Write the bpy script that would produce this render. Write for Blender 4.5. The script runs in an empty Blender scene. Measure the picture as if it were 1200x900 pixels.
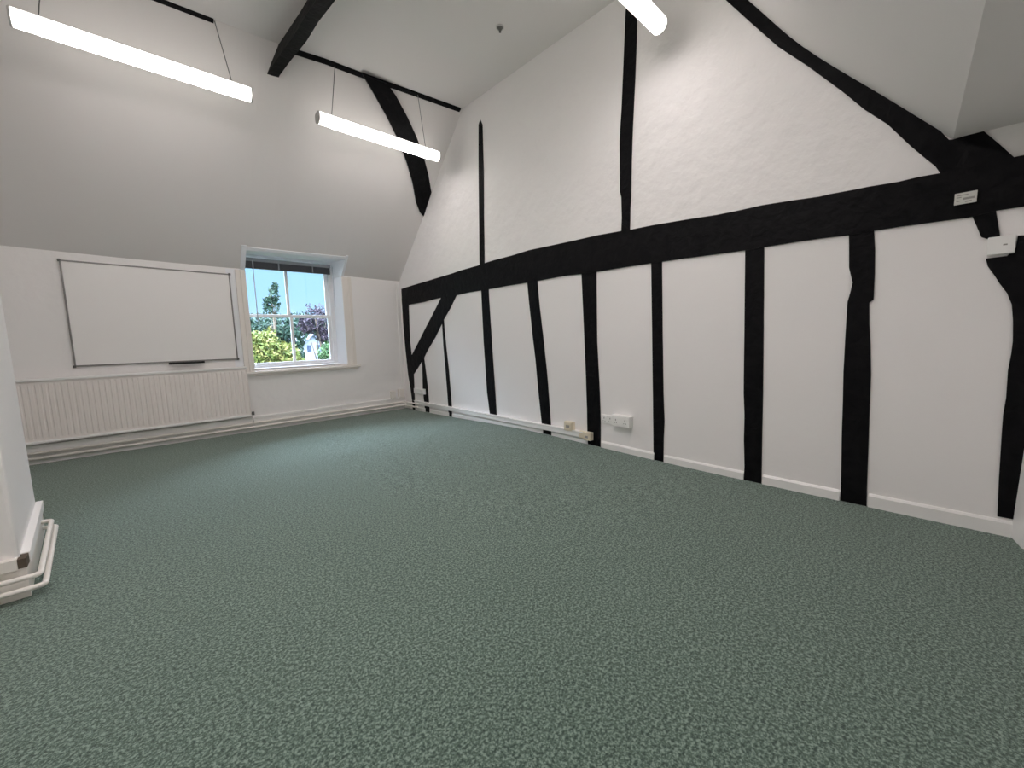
import bpy, bmesh, math, random
from mathutils import Vector, Matrix
random.seed(7)
S = bpy.context.scene
COL = S.collection

# ------------------------------------------------------------------ materials
def new_mat(name):
    m = bpy.data.materials.new(name); m.use_nodes = True
    return m, m.node_tree, m.node_tree.nodes['Principled BSDF']

def srgb(r, g, b):
    f = lambda c: (c/255/12.92) if c/255 <= .04045 else ((c/255+.055)/1.055)**2.4
    return (f(r), f(g), f(b), 1)

def simple(name, col, rough=.5, metal=0., bump=0., scale=40., var=0., dist=.01, spec=.5):
    m, t, b = new_mat(name)
    b.inputs['Base Color'].default_value = col
    b.inputs['Roughness'].default_value = rough
    b.inputs['Metallic'].default_value = metal
    b.inputs['Specular IOR Level'].default_value = spec
    if bump or var:
        tc = t.nodes.new('ShaderNodeTexCoord')
        n = t.nodes.new('ShaderNodeTexNoise'); n.inputs['Scale'].default_value = scale; n.inputs['Detail'].default_value = 6
        t.links.new(tc.outputs['Object'], n.inputs['Vector'])
        if bump:
            bp = t.nodes.new('ShaderNodeBump'); bp.inputs['Strength'].default_value = bump; bp.inputs['Distance'].default_value = dist
            t.links.new(n.outputs['Fac'], bp.inputs['Height']); t.links.new(bp.outputs['Normal'], b.inputs['Normal'])
        if var:
            mx = t.nodes.new('ShaderNodeMix'); mx.data_type = 'RGBA'
            mx.inputs['A'].default_value = tuple(c*(1-var) for c in col[:3])+(1,)
            mx.inputs['B'].default_value = tuple(min(1, c*(1+var)) for c in col[:3])+(1,)
            t.links.new(n.outputs['Fac'], mx.inputs['Factor']); t.links.new(mx.outputs['Result'], b.inputs['Base Color'])
    return m

M = {}
M['plaster'] = simple('white_plaster', (.89, .865, .855, 1), .75, bump=.35, scale=5., dist=.02, spec=.25)
# hand-floated, lumpier plaster in the gable above the beam, smooth boards below it
m = simple('gable_plaster', (.89, .865, .855, 1), .75, bump=.5, scale=6., dist=.035, spec=.25); M['gable'] = m; t = m.node_tree
_tc = [n for n in t.nodes if n.type == 'TEX_COORD'][0]; _bp = [n for n in t.nodes if n.type == 'BUMP'][0]
_sx = t.nodes.new('ShaderNodeSeparateXYZ'); _mr = t.nodes.new('ShaderNodeMapRange')
t.links.new(_tc.outputs['Object'], _sx.inputs[0]); t.links.new(_sx.outputs['Z'], _mr.inputs['Value'])
_mr.inputs['From Min'].default_value = 1.95; _mr.inputs['From Max'].default_value = 2.1; _mr.inputs['To Min'].default_value = .10; _mr.inputs['To Max'].default_value = .6
t.links.new(_mr.outputs['Result'], _bp.inputs['Strength'])
M['ceiling'] = simple('ceiling_plaster', (.79, .758, .745, 1), .85, bump=.12, scale=3., dist=.015, spec=.2)
M['gloss'] = simple('white_gloss_paint', (.90, .885, .87, 1), .35, bump=.05, scale=12.)
M['cream_gloss'] = simple('cream_gloss_paint', (.86, .82, .77, 1), .4, bump=.05, scale=12.)
M['casing'] = simple('warm_white_paint', (.84, .79, .74, 1), .45, bump=.05, scale=12.)
M['frame_white'] = simple('window_white_paint', (.88, .89, .92, 1), .35)
M['plastic'] = simple('white_plastic', (.88, .87, .85, 1), .3)
M['cream_plastic'] = simple('cream_plastic', (.78, .70, .55, 1), .35)
M['dark_plastic'] = simple('dark_plastic', (.02, .02, .02, 1), .4)
M['grey_plastic'] = simple('grey_plastic', (.12, .12, .115, 1), .4)
M['smudge'] = simple('faded_print', (.30, .29, .27, 1), .6)
M['label'] = simple('label_card', (.62, .61, .57, 1), .5)
M['radiator'] = simple('radiator_enamel', (.88, .82, .79, 1), .35)
M['alu'] = simple('aluminium', (.26, .25, .245, 1), .4, .6)
M['board'] = simple('whiteboard_enamel', (.90, .875, .86, 1), .3)
M['wire'] = simple('steel_wire', (.16, .16, .16, 1), .4, .6)
M['housing'] = simple('lamp_housing', (.55, .54, .53, 1), .4)
M['hollow'] = simple('trunking_inside', (.10, .075, .055, 1), .8)
M['blind'] = simple('dark_blind_slats', (.085, .09, .11, 1), .4)
M['blind_rail'] = simple('blind_rail', (.32, .34, .38, 1), .35)
M['cord'] = simple('blind_cord', (.55, .58, .62, 1), .5)

# black painted old oak: long bumps, a little sheen
m, t, b = new_mat('black_timber')
b.inputs['Base Color'].default_value = (.0075, .0075, .009, 1); b.inputs['Roughness'].default_value = .55
b.inputs['Specular IOR Level'].default_value = .1
tc = t.nodes.new('ShaderNodeTexCoord'); n1 = t.nodes.new('ShaderNodeTexNoise'); n1.inputs['Scale'].default_value = 14; n1.inputs['Detail'].default_value = 8
n1.inputs['Distortion'].default_value = .6
bp = t.nodes.new('ShaderNodeBump'); bp.inputs['Strength'].default_value = .55; bp.inputs['Distance'].default_value = .02
t.links.new(tc.outputs['Object'], n1.inputs['Vector']); t.links.new(n1.outputs['Fac'], bp.inputs['Height']); t.links.new(bp.outputs['Normal'], b.inputs['Normal'])
cr = t.nodes.new('ShaderNodeValToRGB'); cr.color_ramp.elements[0].position = .35; cr.color_ramp.elements[1].position = .75
cr.color_ramp.elements[0].color = (.003, .003, .004, 1); cr.color_ramp.elements[1].color = (.009, .0085, .0095, 1)
t.links.new(n1.outputs['Fac'], cr.inputs['Fac']); t.links.new(cr.outputs['Color'], b.inputs['Base Color'])
M['timber'] = m

# green flecked carpet
m, t, b = new_mat('green_carpet')
b.inputs['Roughness'].default_value = .95; b.inputs['Specular IOR Level'].default_value = .12
b.inputs['Sheen Weight'].default_value = .25; b.inputs['Sheen Roughness'].default_value = .6
tc = t.nodes.new('ShaderNodeTexCoord')
na = t.nodes.new('ShaderNodeTexNoise'); na.inputs['Scale'].default_value = 115; na.inputs['Detail'].default_value = 3; na.inputs['Roughness'].default_value = .75
nc = t.nodes.new('ShaderNodeTexNoise'); nc.inputs['Scale'].default_value = 70; nc.inputs['Detail'].default_value = 2
t.links.new(tc.outputs['Object'], nc.inputs['Vector'])
av = t.nodes.new('ShaderNodeMix'); av.inputs['Factor'].default_value = .30
t.links.new(na.outputs['Fac'], av.inputs['A']); t.links.new(nc.outputs['Fac'], av.inputs['B'])
nb = t.nodes.new('ShaderNodeTexNoise'); nb.inputs['Scale'].default_value = 1.1; nb.inputs['Detail'].default_value = 3
for n in (na, nb): t.links.new(tc.outputs['Object'], n.inputs['Vector'])
cr = t.nodes.new('ShaderNodeValToRGB'); e = cr.color_ramp.elements
e[0].position = .41; e[0].color = srgb(48, 68, 59); e[1].position = .59; e[1].color = srgb(140, 159, 147)
k = e.new(.50); k.color = srgb(88, 109, 98)
t.links.new(av.outputs['Result'], cr.inputs['Fac'])
mx = t.nodes.new('ShaderNodeMix'); mx.data_type = 'RGBA'; mx.blend_type = 'MULTIPLY'; mx.inputs['Factor'].default_value = .35
cr2 = t.nodes.new('ShaderNodeValToRGB'); cr2.color_ramp.elements[0].position = .3; cr2.color_ramp.elements[0].color = (.80, .84, .82, 1); cr2.color_ramp.elements[1].position = .7
t.links.new(nb.outputs['Fac'], cr2.inputs['Fac'])
t.links.new(cr.outputs['Color'], mx.inputs['A']); t.links.new(cr2.outputs['Color'], mx.inputs['B'])
t.links.new(mx.outputs['Result'], b.inputs['Base Color'])
bp = t.nodes.new('ShaderNodeBump'); bp.inputs['Strength'].default_value = .5; bp.inputs['Distance'].default_value = .006
t.links.new(na.outputs['Fac'], bp.inputs['Height']); t.links.new(bp.outputs['Normal'], b.inputs['Normal'])
M['carpet'] = m

# lamp diffuser (gives off the light)
m, t, b = new_mat('lamp_diffuser')
b.inputs['Base Color'].default_value = (.9, .9, .9, 1)
b.inputs['Emission Color'].default_value = (1, .955, .90, 1); b.inputs['Emission Strength'].default_value = 2.0
M['diffuser'] = m
m, t, b = new_mat('lamp_lens')
b.inputs['Base Color'].default_value = (.9, .9, .9, 1)
b.inputs['Emission Color'].default_value = (1, .925, .915, 1); b.inputs['Emission Strength'].default_value = 16.5
M['lens'] = m
M['lens_fill'] = m.copy(); M['lens_fill'].node_tree.nodes['Principled BSDF'].inputs['Emission Strength'].default_value = 90.0  # stronger glow for the added fill lamp out of view

# window glass
m = bpy.data.materials.new('window_glass'); m.use_nodes = True; t = m.node_tree; t.nodes.clear()
o = t.nodes.new('ShaderNodeOutputMaterial'); tr = t.nodes.new('ShaderNodeBsdfTransparent'); tr.inputs['Color'].default_value = (.98, .985, .99, 1)
gl = t.nodes.new('ShaderNodeBsdfGlossy'); gl.inputs['Roughness'].default_value = .02
fr = t.nodes.new('ShaderNodeFresnel'); fr.inputs['IOR'].default_value = 1.3
ms = t.nodes.new('ShaderNodeMixShader'); t.links.new(fr.outputs[0], ms.inputs[0]); t.links.new(tr.outputs[0], ms.inputs[1]); t.links.new(gl.outputs[0], ms.inputs[2]); t.links.new(ms.outputs[0], o.inputs[0])
M['glass'] = m

def leaf_mat(name, c1, c2, c3):
    m, t, b = new_mat(name)
    b.inputs['Roughness'].default_value = .6; b.inputs['Specular IOR Level'].default_value = .2
    tc = t.nodes.new('ShaderNodeTexCoord'); n = t.nodes.new('ShaderNodeTexNoise'); n.inputs['Scale'].default_value = 6; n.inputs['Detail'].default_value = 5
    cr = t.nodes.new('ShaderNodeValToRGB'); e = cr.color_ramp.elements
    e[0].position = .36; e[0].color = c1; e[1].position = .64; e[1].color = c3; k = e.new(.5); k.color = c2
    t.links.new(tc.outputs['Object'], n.inputs['Vector']); t.links.new(n.outputs['Fac'], cr.inputs['Fac']); t.links.new(cr.outputs['Color'], b.inputs['Base Color'])
    return m
M['leaf_yellow'] = leaf_mat('leaf_yellow_green', srgb(59, 74, 29), srgb(88, 96, 43), srgb(114, 110, 64))
M['leaf_dark'] = leaf_mat('leaf_dark_green', srgb(25, 45, 41), srgb(37, 59, 49), srgb(54, 74, 59))
M['leaf_purple'] = leaf_mat('leaf_purple', srgb(30, 25, 36), srgb(47, 39, 52), srgb(68, 59, 68))
M['leaf_green'] = leaf_mat('leaf_green', srgb(34, 59, 34), srgb(54, 81, 49), srgb(74, 96, 64))
M['bark'] = simple('bark', (.10, .075, .055, 1), .9, bump=.5, scale=20)
M['grass'] = simple('lawn', srgb(58, 74, 40), .95, bump=.4, scale=8, var=.3)
M['house_wall'] = simple('pale_render', srgb(128, 136, 156), .8)
M['house_roof'] = simple('slate_roof', srgb(105, 112, 130), .7, bump=.3, scale=12)
M['house_glass'] = simple('dark_pane', srgb(60, 70, 90), .15)

# ------------------------------------------------------------------ mesh helpers
def bm_box(bm, a, b, mi=0):
    x0, y0, z0 = (min(a[i], b[i]) for i in range(3)); x1, y1, z1 = (max(a[i], b[i]) for i in range(3))
    v = [bm.verts.new(p) for p in ((x0,y0,z0),(x1,y0,z0),(x1,y1,z0),(x0,y1,z0),(x0,y0,z1),(x1,y0,z1),(x1,y1,z1),(x0,y1,z1))]
    for f in ((0,3,2,1),(4,5,6,7),(0,1,5,4),(1,2,6,5),(2,3,7,6),(3,0,4,7)):
        bm.faces.new([v[i] for i in f]).material_index = mi
def bm_hex(bm, bot, top):
    """eight-cornered solid from two quads listed in the same order"""
    v = [bm.verts.new(p) for p in bot] + [bm.verts.new(p) for p in top]
    for f in ((0,3,2,1),(4,5,6,7),(0,1,5,4),(1,2,6,5),(2,3,7,6),(3,0,4,7)):
        bm.faces.new([v[i] for i in f])
def bm_prism(bm, pts, off):
    """closed polygon (3-D points) extruded by the vector off"""
    off = Vector(off)
    a = [bm.verts.new(Vector(p)) for p in pts]; b_ = [bm.verts.new(Vector(p)+off) for p in pts]
    n = len(a)
    bm.faces.new(a); bm.faces.new(list(reversed(b_)))
    for i in range(n): bm.faces.new((a[i], b_[i], b_[(i+1) % n], a[(i+1) % n]))
    bm.normal_update()
def bm_cyl(bm, c, r, h, axis='z', seg=20, r2=None):
    r2 = r if r2 is None else r2
    ring = []
    for hh, rr in ((0, r), (h, r2)):
        l = []
        for i in range(seg):
            a = 2*math.pi*i/seg; u, w = rr*math.cos(a), rr*math.sin(a)
            p = {'z': (u, w, hh), 'x': (hh, u, w), 'y': (u, hh, w)}[axis]
            l.append(bm.verts.new((c[0]+p[0], c[1]+p[1], c[2]+p[2])))
        ring.append(l)
    for i in range(seg): bm.faces.new((ring[0][i], ring[0][(i+1) % seg], ring[1][(i+1) % seg], ring[1][i]))
    bm.faces.new(list(reversed(ring[0]))); bm.faces.new(ring[1])
def rounded(path, r, n=5):
    """replace inner corners of a polyline by small arcs"""
    P = [Vector(p) for p in path]; out = [P[0]]
    for i in range(1, len(P)-1):
        a, c, d = P[i-1], P[i], P[i+1]
        l = min(r, (a-c).length*.45, (d-c).length*.45)
        p0 = c+(a-c).normalized()*l; p2 = c+(d-c).normalized()*l
        for k in range(n+1):
            s = k/n; out.append(p0*(1-s)**2 + c*2*s*(1-s) + p2*s*s)
    out.append(P[-1]); return out
def bm_tube(bm, path, r, seg=10):
    P = [Vector(p) for p in path]; prev = None; rings = []
    up = Vector((0, 0, 1))
    for i, p in enumerate(P):
        d = (P[min(i+1, len(P)-1)]-P[max(i-1, 0)]).normalized()
        if prev is None:
            u = d.cross(up)
            if u.length < 1e-3: u = d.cross(Vector((1, 0, 0)))
            u.normalize()
        else:
            u = (prev - d*prev.dot(d)).normalized()
        w = d.cross(u); prev = u
        rr = r[i] if isinstance(r, (list, tuple)) else r
        rings.append([bm.verts.new(p+u*rr*math.cos(2*math.pi*k/seg)+w*rr*math.sin(2*math.pi*k/seg)) for k in range(seg)])
    for a, b_ in zip(rings, rings[1:]):
        for k in range(seg): bm.faces.new((a[k], a[(k+1) % seg], b_[(k+1) % seg], b_[k]))
    bm.faces.new(list(reversed(rings[0]))); bm.faces.new(rings[-1])
def obj(name, bm, mats, parent=None, smooth=False, bevel=0., origin=None):
    bmesh.ops.recalc_face_normals(bm, faces=bm.faces)
    if origin is not None: bmesh.ops.translate(bm, verts=bm.verts, vec=-Vector(origin))
    me = bpy.data.meshes.new(name); bm.to_mesh(me); bm.free()
    for mm in (mats if isinstance(mats, (list, tuple)) else [mats]): me.materials.append(M[mm])
    o = bpy.data.objects.new(name, me); COL.objects.link(o)
    if origin is not None: o.location = origin
    if smooth:
        for p in me.polygons: p.use_smooth = True
    if bevel:
        md = o.modifiers.new('edge', 'BEVEL'); md.width = bevel; md.segments = 2; md.limit_method = 'ANGLE'; md.angle_limit = math.radians(50)
    if parent is not None: o.parent = parent
    return o
def box_obj(name, a, b, mat, parent=None, bevel=0., origin=None):
    bm = bmesh.new(); bm_box(bm, a, b); return obj(name, bm, mat, parent, bevel=bevel, origin=origin)
def tag(o, label=None, cat=None, group=None, kind=None):
    if label: o['label'] = label
    if cat: o['category'] = cat
    if group: o['group'] = group
    if kind: o['kind'] = kind
    return o
def thing(name, label, cat, loc=(0, 0, 0), group=None):
    o = bpy.data.objects.new(name, None); COL.objects.link(o); o.location = loc; o.empty_display_size = .1
    return tag(o, label, cat, group)
def struct(o): o['kind'] = 'structure'; return o
def wpart(name, bm, mat, root, **k):
    """part given in world coordinates below an unrotated Empty"""
    return obj(name, bm, mat, root, origin=None, **k) if False else _wp(name, bm, mat, root, k)
def _wp(name, bm, mat, root, k):
    l = root.location.copy()
    if root.parent: l += root.parent.location
    bmesh.ops.translate(bm, verts=bm.verts, vec=-l)
    return obj(name, bm, mat, root, **k)
TIMBER = {
 'beam': [(-0.077,2.079),(-0.496,2.098),(-0.891,2.113),(-1.255,2.128),(-1.589,2.141),(-1.798,2.156),(-2.184,2.167),(-2.306,2.177),(-2.535,2.187),(-2.854,2.191),(-3.146,2.205),(-3.498,2.197),(-3.811,2.191),(-4.100,2.189),(-4.363,2.176),(-4.481,2.167),(-4.694,2.161),(-4.943,2.146),(-5.059,2.139),(-5.242,2.125),(-5.399,2.121),(-5.563,2.121),(-5.771,2.106),(-5.909,2.093),(-5.970,2.094),(-6.090,2.089),(-6.174,2.087),(-6.305,2.078),(-6.394,2.081),(-6.489,2.076),(-6.623,2.071),(-6.752,2.077),(-6.801,2.076),(-6.828,2.075),(-6.847,1.816),(-6.805,1.814),(-6.712,1.815),(-6.613,1.801),(-6.492,1.805),(-6.347,1.809),(-6.205,1.811),(-6.082,1.807),(-5.922,1.815),(-5.789,1.817),(-5.591,1.817),(-5.451,1.815),(-5.250,1.820),(-4.972,1.828),(-4.682,1.833),(-4.392,1.836),(-4.088,1.835),(-3.914,1.837),(-3.654,1.847),(-3.282,1.841),(-3.120,1.840),(-2.762,1.841),(-2.380,1.836),(-1.975,1.837),(-1.650,1.824),(-1.252,1.825),(-1.012,1.816),(-0.759,1.801),(-0.279,1.794),(-0.074,1.798)],
 'rafter': [(-5.265,3.674),(-5.444,3.423),(-5.625,3.174),(-5.806,2.965),(-6.000,2.725),(-6.119,2.567),(-6.234,2.437),(-6.345,2.274),(-6.408,2.189),(-6.458,2.124),(-6.490,2.060),(-6.609,2.057),(-6.753,2.066),(-6.752,2.079),(-6.693,2.168),(-6.633,2.254),(-6.580,2.251),(-6.522,2.247),(-6.505,2.251),(-6.386,2.393),(-6.227,2.564),(-6.091,2.715),(-6.041,2.782),(-5.907,2.939),(-5.774,3.079),(-5.663,3.242),(-5.591,3.331),(-5.559,3.392),(-5.445,3.543),(-5.408,3.594)],
 'strutA': [(-2.335,3.943),(-2.300,3.898),(-2.269,3.374),(-2.247,2.861),(-2.219,2.165),(-2.317,2.162),(-2.329,2.432),(-2.337,2.709),(-2.364,3.345),(-2.372,3.871)],
 'strutB': [(-4.409,4.016),(-4.394,3.694),(-4.372,3.260),(-4.352,2.992),(-4.354,2.727),(-4.357,2.535),(-4.372,2.485),(-4.378,2.298),(-4.371,2.158),(-4.463,2.155),(-4.466,2.362),(-4.474,2.466),(-4.478,2.787),(-4.487,3.062),(-4.508,3.453),(-4.521,3.784),(-4.523,3.955)],
 'S0': [(-0.061,1.915),(-0.066,1.478),(-0.083,1.183),(-0.109,0.887),(-0.138,0.590),(-0.183,0.413),(-0.227,0.146),(-0.232,0.026),(-0.302,0.029),(-0.312,0.229),(-0.323,0.599),(-0.294,0.890),(-0.260,1.181),(-0.266,1.470),(-0.288,1.895)],
 'S1': [(-0.624,0.981),(-0.624,0.826),(-0.618,0.656),(-0.603,0.398),(-0.617,0.241),(-0.638,0.042),(-0.771,0.043),(-0.765,0.254),(-0.750,0.451),(-0.715,0.716),(-0.689,0.884),(-0.685,1.009)],
 'S2': [(-1.264,1.479),(-1.268,1.299),(-1.272,1.104),(-1.300,0.738),(-1.328,0.224),(-1.328,0.050),(-1.413,0.047),(-1.418,0.200),(-1.381,0.741),(-1.339,1.104),(-1.316,1.323),(-1.308,1.528)],
 'S3': [(-2.233,1.874),(-2.237,1.727),(-2.248,1.157),(-2.283,0.459),(-2.326,0.168),(-2.336,0.054),(-2.471,0.052),(-2.463,0.181),(-2.450,0.473),(-2.414,1.144),(-2.388,1.659),(-2.382,1.869)],
 'S4': [(-3.100,1.872),(-3.126,1.601),(-3.171,1.217),(-3.209,0.943),(-3.248,0.536),(-3.293,0.155),(-3.303,0.050),(-3.438,0.047),(-3.433,0.174),(-3.411,0.489),(-3.385,0.798),(-3.349,1.105),(-3.291,1.539),(-3.259,1.872)],
 'S5': [(-3.898,1.864),(-3.923,1.316),(-3.946,0.775),(-3.957,0.408),(-3.961,0.024),(-4.127,0.034),(-4.129,0.309),(-4.119,0.605),(-4.089,1.135),(-4.085,1.653),(-4.085,1.856)],
 'S6': [(-4.681,1.858),(-4.696,1.284),(-4.712,0.652),(-4.728,0.017),(-4.823,0.016),(-4.822,0.239),(-4.828,0.384),(-4.814,0.660),(-4.798,1.203),(-4.782,1.858)],
 'S7': [(-5.458,1.836),(-5.472,1.251),(-5.484,0.714),(-5.496,0.529),(-5.498,0.335),(-5.510,0.112),(-5.509,0.012),(-5.635,0.016),(-5.625,0.412),(-5.619,0.724),(-5.604,1.246),(-5.586,1.839)],
 'S8': [(-6.081,1.826),(-6.093,1.595),(-6.116,1.498),(-6.108,1.438),(-6.096,1.372),(-6.096,1.180),(-6.098,0.903),(-6.105,0.704),(-6.110,0.496),(-6.122,0.165),(-6.127,0.016),(-6.266,0.014),(-6.259,0.197),(-6.254,0.396),(-6.245,0.700),(-6.241,0.887),(-6.228,1.087),(-6.215,1.220),(-6.207,1.359),(-6.227,1.378),(-6.224,1.545),(-6.217,1.694),(-6.204,1.828)],
 'S9': [(-6.689,1.563),(-6.700,1.519),(-6.726,1.470),(-6.749,1.421),(-6.779,1.366),(-6.800,1.303),(-6.810,1.221),(-6.818,1.102),(-6.817,1.032),(-6.812,0.940),(-6.816,0.787),(-6.812,0.689),(-6.816,0.528),(-6.822,0.331),(-6.831,0.106),(-6.900,0.106),(-6.944,0.360),(-6.850,1.660),(-6.796,1.667),(-6.794,1.605),(-6.765,1.565)],
 'neck': [(-6.621,1.812),(-6.665,1.684),(-6.688,1.669),(-6.735,1.665),(-6.725,1.725),(-6.707,1.828)],
 'brace': [(-1.300,1.846),(-1.069,1.633),(-0.825,1.419),(-0.533,1.150),(-0.300,0.942),(-0.156,0.829),(-0.179,0.636),(-0.275,0.582),(-0.460,0.721),(-0.689,0.912),(-0.814,1.038),(-1.058,1.238),(-1.317,1.502),(-1.509,1.666),(-1.694,1.858)],
}
# ------------------------------------------------------------------ the room (metres; corner of the two far walls = origin)
# the timber wall is the plane x = 0, the window wall the plane y = 0, carpet z = 0
def lerp(T, x):
    T = sorted(T)
    if x <= T[0][0]:
        (a, p), (b, q) = T[0], T[1]
    elif x >= T[-1][0]:
        (a, p), (b, q) = T[-2], T[-1]
    else:
        for (a, p), (b, q) in zip(T, T[1:]):
            if a <= x <= b: break
    return p+(q-p)*(x-a)/(b-a)
EAVE = [(-5.2, 2.28), (-4.4, 2.260), (-3.97, 2.247), (-3.36, 2.229), (-2.38, 2.214), (-.91, 2.231), (0, 2.209)]
JUNC = [(-5.2, -1.50), (-2.97, -1.682), (-2.17, -1.72), (-1.7, -1.80), (-1.29, -1.828), (-.9, -1.875), (0, -1.965)]
ZC = 4.22
WX0, WX1 = -2.28, -.995      # window opening
WZ0, WZ1 = .855, 2.455
def hump(x, y): return .05*math.exp(-((y+3.0)/1.45)**2)*max(0, min(1, (x+2.2)/2.2))

# floor: slightly uneven old boards under carpet
bm = bmesh.new(); NX, NY = 28, 40
xs = [-5.3+5.45*i/NX for i in range(NX+1)]; ys = [-7.6+7.7*j/NY for j in range(NY+1)]
g = [[bm.verts.new((x, y, hump(x, y))) for y in ys] for x in xs]; g2 = [[bm.verts.new((x, y, -.2)) for y in (ys[0], ys[-1])] for x in (xs[0], xs[-1])]
for i in range(NX):
    for j in range(NY): bm.faces.new((g[i][j], g[i+1][j], g[i+1][j+1], g[i][j+1]))
bm.faces.new((g2[0][0], g2[0][1], g2[1][1], g2[1][0]))
struct(obj('floor', bm, 'carpet', smooth=True))

struct(box_obj('wall_right', (0, -7.7, -.2), (.22, .3, 4.4), 'gable'))
bm = bmesh.new()
def wall_col(x0, x1, z0):
    zt0, zt1 = lerp(EAVE, x0), lerp(EAVE, x1)
    bm_hex(bm, [(x0, 0, z0), (x1, 0, z0), (x1, .28, z0), (x0, .28, z0)], [(x0, 0, zt0), (x1, 0, zt1), (x1, .28, zt1+.3), (x0, .28, zt0+.3)])
bx = [-5.2, -4.4, -3.97, -3.36, -2.38, WX0]
for a, b_ in zip(bx, bx[1:]): wall_col(a, b_, -.2)
wall_col(WX1, -.5, -.2); wall_col(-.5, 0, -.2)
bm_box(bm, (WX0, 0, -.2), (WX1, .28, WZ0))
struct(obj('wall_far', bm, 'plaster'))

# sloping ceiling over the window wall, with the opening the window cuts into it
bm = bmesh.new()
XS = sorted(set([-5.2, -4.4, -3.97, -3.36, -2.97, -2.6, WX0, -2.0, -1.7, -1.29, WX1, -.7, -.4, 0]))
SS = [0, .112, .3, .5, .75, 1.0]
def slope_pt(x, s):
    e, j = lerp(EAVE, x), lerp(JUNC, x)
    return (x, j*s, e+(ZC-e)*s)
gv = {(i, j): bm.verts.new(slope_pt(x, s)) for i, x in enumerate(XS) for j, s in enumerate(SS)}
for i in range(len(XS)-1):
    for j in range(len(SS)-1):
        if j == 0 and XS[i] >= WX0-1e-6 and XS[i+1] <= WX1+1e-6: continue
        bm.faces.new((gv[i, j], gv[i+1, j], gv[i+1, j+1], gv[i, j+1]))
bmesh.ops.delete(bm, geom=[v for v in bm.verts if not v.link_faces], context='VERTS')
o = obj('ceiling_slope_far', bm, 'ceiling'); struct(o); o.name = 'ceiling_far'
md = o.modifiers.new('thick', 'SOLIDIFY'); md.thickness = .12; md.use_even_offset = True
n = o.data.polygons[0].normal; md.offset = 1 if (n.y > 0 or n.z > 0) else -1

struct(box_obj('ceiling', (-5.35, -5.3, ZC), (.1, -1.30, ZC+.12), 'ceiling'))

# sloping ceiling on the near side, ending on a level soffit
PROF = [(-6.521, 2.25), (-6.226, 2.585), (-5.772, 3.10), (-5.405, 3.605), (-4.93, 4.24)]
bm = bmesh.new()
def prof(u):
    i = min(int(u), 3); f = u-i; p = [PROF[max(0, min(4, i+k))] for k in (-1, 0, 1, 2)]
    return tuple(.5*((2*p[1][c])+(-p[0][c]+p[2][c])*f+(2*p[0][c]-5*p[1][c]+4*p[2][c]-p[3][c])*f*f+(-p[0][c]+3*p[1][c]-3*p[2][c]+p[3][c])*f**3) for c in (0, 1))
def npt(x, k):
    y, z = prof(k); return (x, y + .0525*x*(1-k/4.), z)
NK = 20
top = [[bm.verts.new(npt(x, 4*k/NK)) for k in range(NK+1)] for x in (0, -5.3)]
out = [[bm.verts.new(Vector(npt(x, 4*k/NK))+Vector((0, -.10, .08))) for k in range(NK+1)] for x in (0, -5.3)]
for k in range(NK):
    bm.faces.new((top[0][k], top[0][k+1], top[1][k+1], top[1][k])); bm.faces.new((out[0][k], out[1][k], out[1][k+1], out[0][k+1]))
    for e_ in (0, 1): bm.faces.new((top[e_][k], top[e_][k+1], out[e_][k+1], out[e_][k]))
for k in (0, NK): bm.faces.new((top[0][k], top[1][k], out[1][k], out[0][k]))
o = struct(obj('ceiling_near', bm, 'ceiling', smooth=True)); o.data.set_sharp_from_angle(angle=math.radians(30))
bm = bmesh.new(); bm_prism(bm, [npt(0, 0), npt(-5.3, 0), (-5.3, -7.7, 2.25), (0, -7.7, 2.25)], (0, 0, .15))
struct(obj('ceiling_soffit', bm, 'ceiling'))

struct(box_obj('wall_left', (-5.4, -7.7, -.2), (-5.2, .3, 4.4), 'plaster'))
# wall behind the camera, a few degrees off square
bm = bmesh.new(); bm_hex(bm, [(.05, -6.93, -.2), (-5.3, -7.33, -.2), (-5.3, -7.55, -.2), (.05, -7.15, -.2)], [(.05, -6.95, 2.4), (-5.3, -7.33, 2.4), (-5.3, -7.55, 2.4), (.05, -7.15, 2.4)])
struct(obj('wall_near', bm, 'plaster'))
# white door lining on it, just inside the right edge of the view
bm = bmesh.new(); bm_hex(bm, [(-.002, -6.885, 0), (-.16, -6.915, 0), (-.16, -6.96, 0), (-.002, -6.95, 0)], [(-.002, -6.935, 2.05), (-.16, -6.965, 2.05), (-.16, -7.0, 2.05), (-.002, -6.99, 2.05)])
struct(obj('trim_1', bm, 'gloss', bevel=.004))

# projecting pier at the left of the view
bm = bmesh.new()
bm_hex(bm, [(-4.03, -3.545, 0), (-4.085, -2.53, 0), (-5.25, -2.53, 0), (-5.25, -3.545, 0)], [(-4.03, -3.545, 4.25), (-4.085, -2.53, 4.25), (-5.25, -2.53, 4.25), (-5.25, -3.545, 4.25)])
struct(obj('wall_pier', bm, 'plaster', bevel=.015))

# ------------------------------------------------------------------ window
# reveals, head and cheeks of the opening
YS = .20
bm = bmesh.new()
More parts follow.
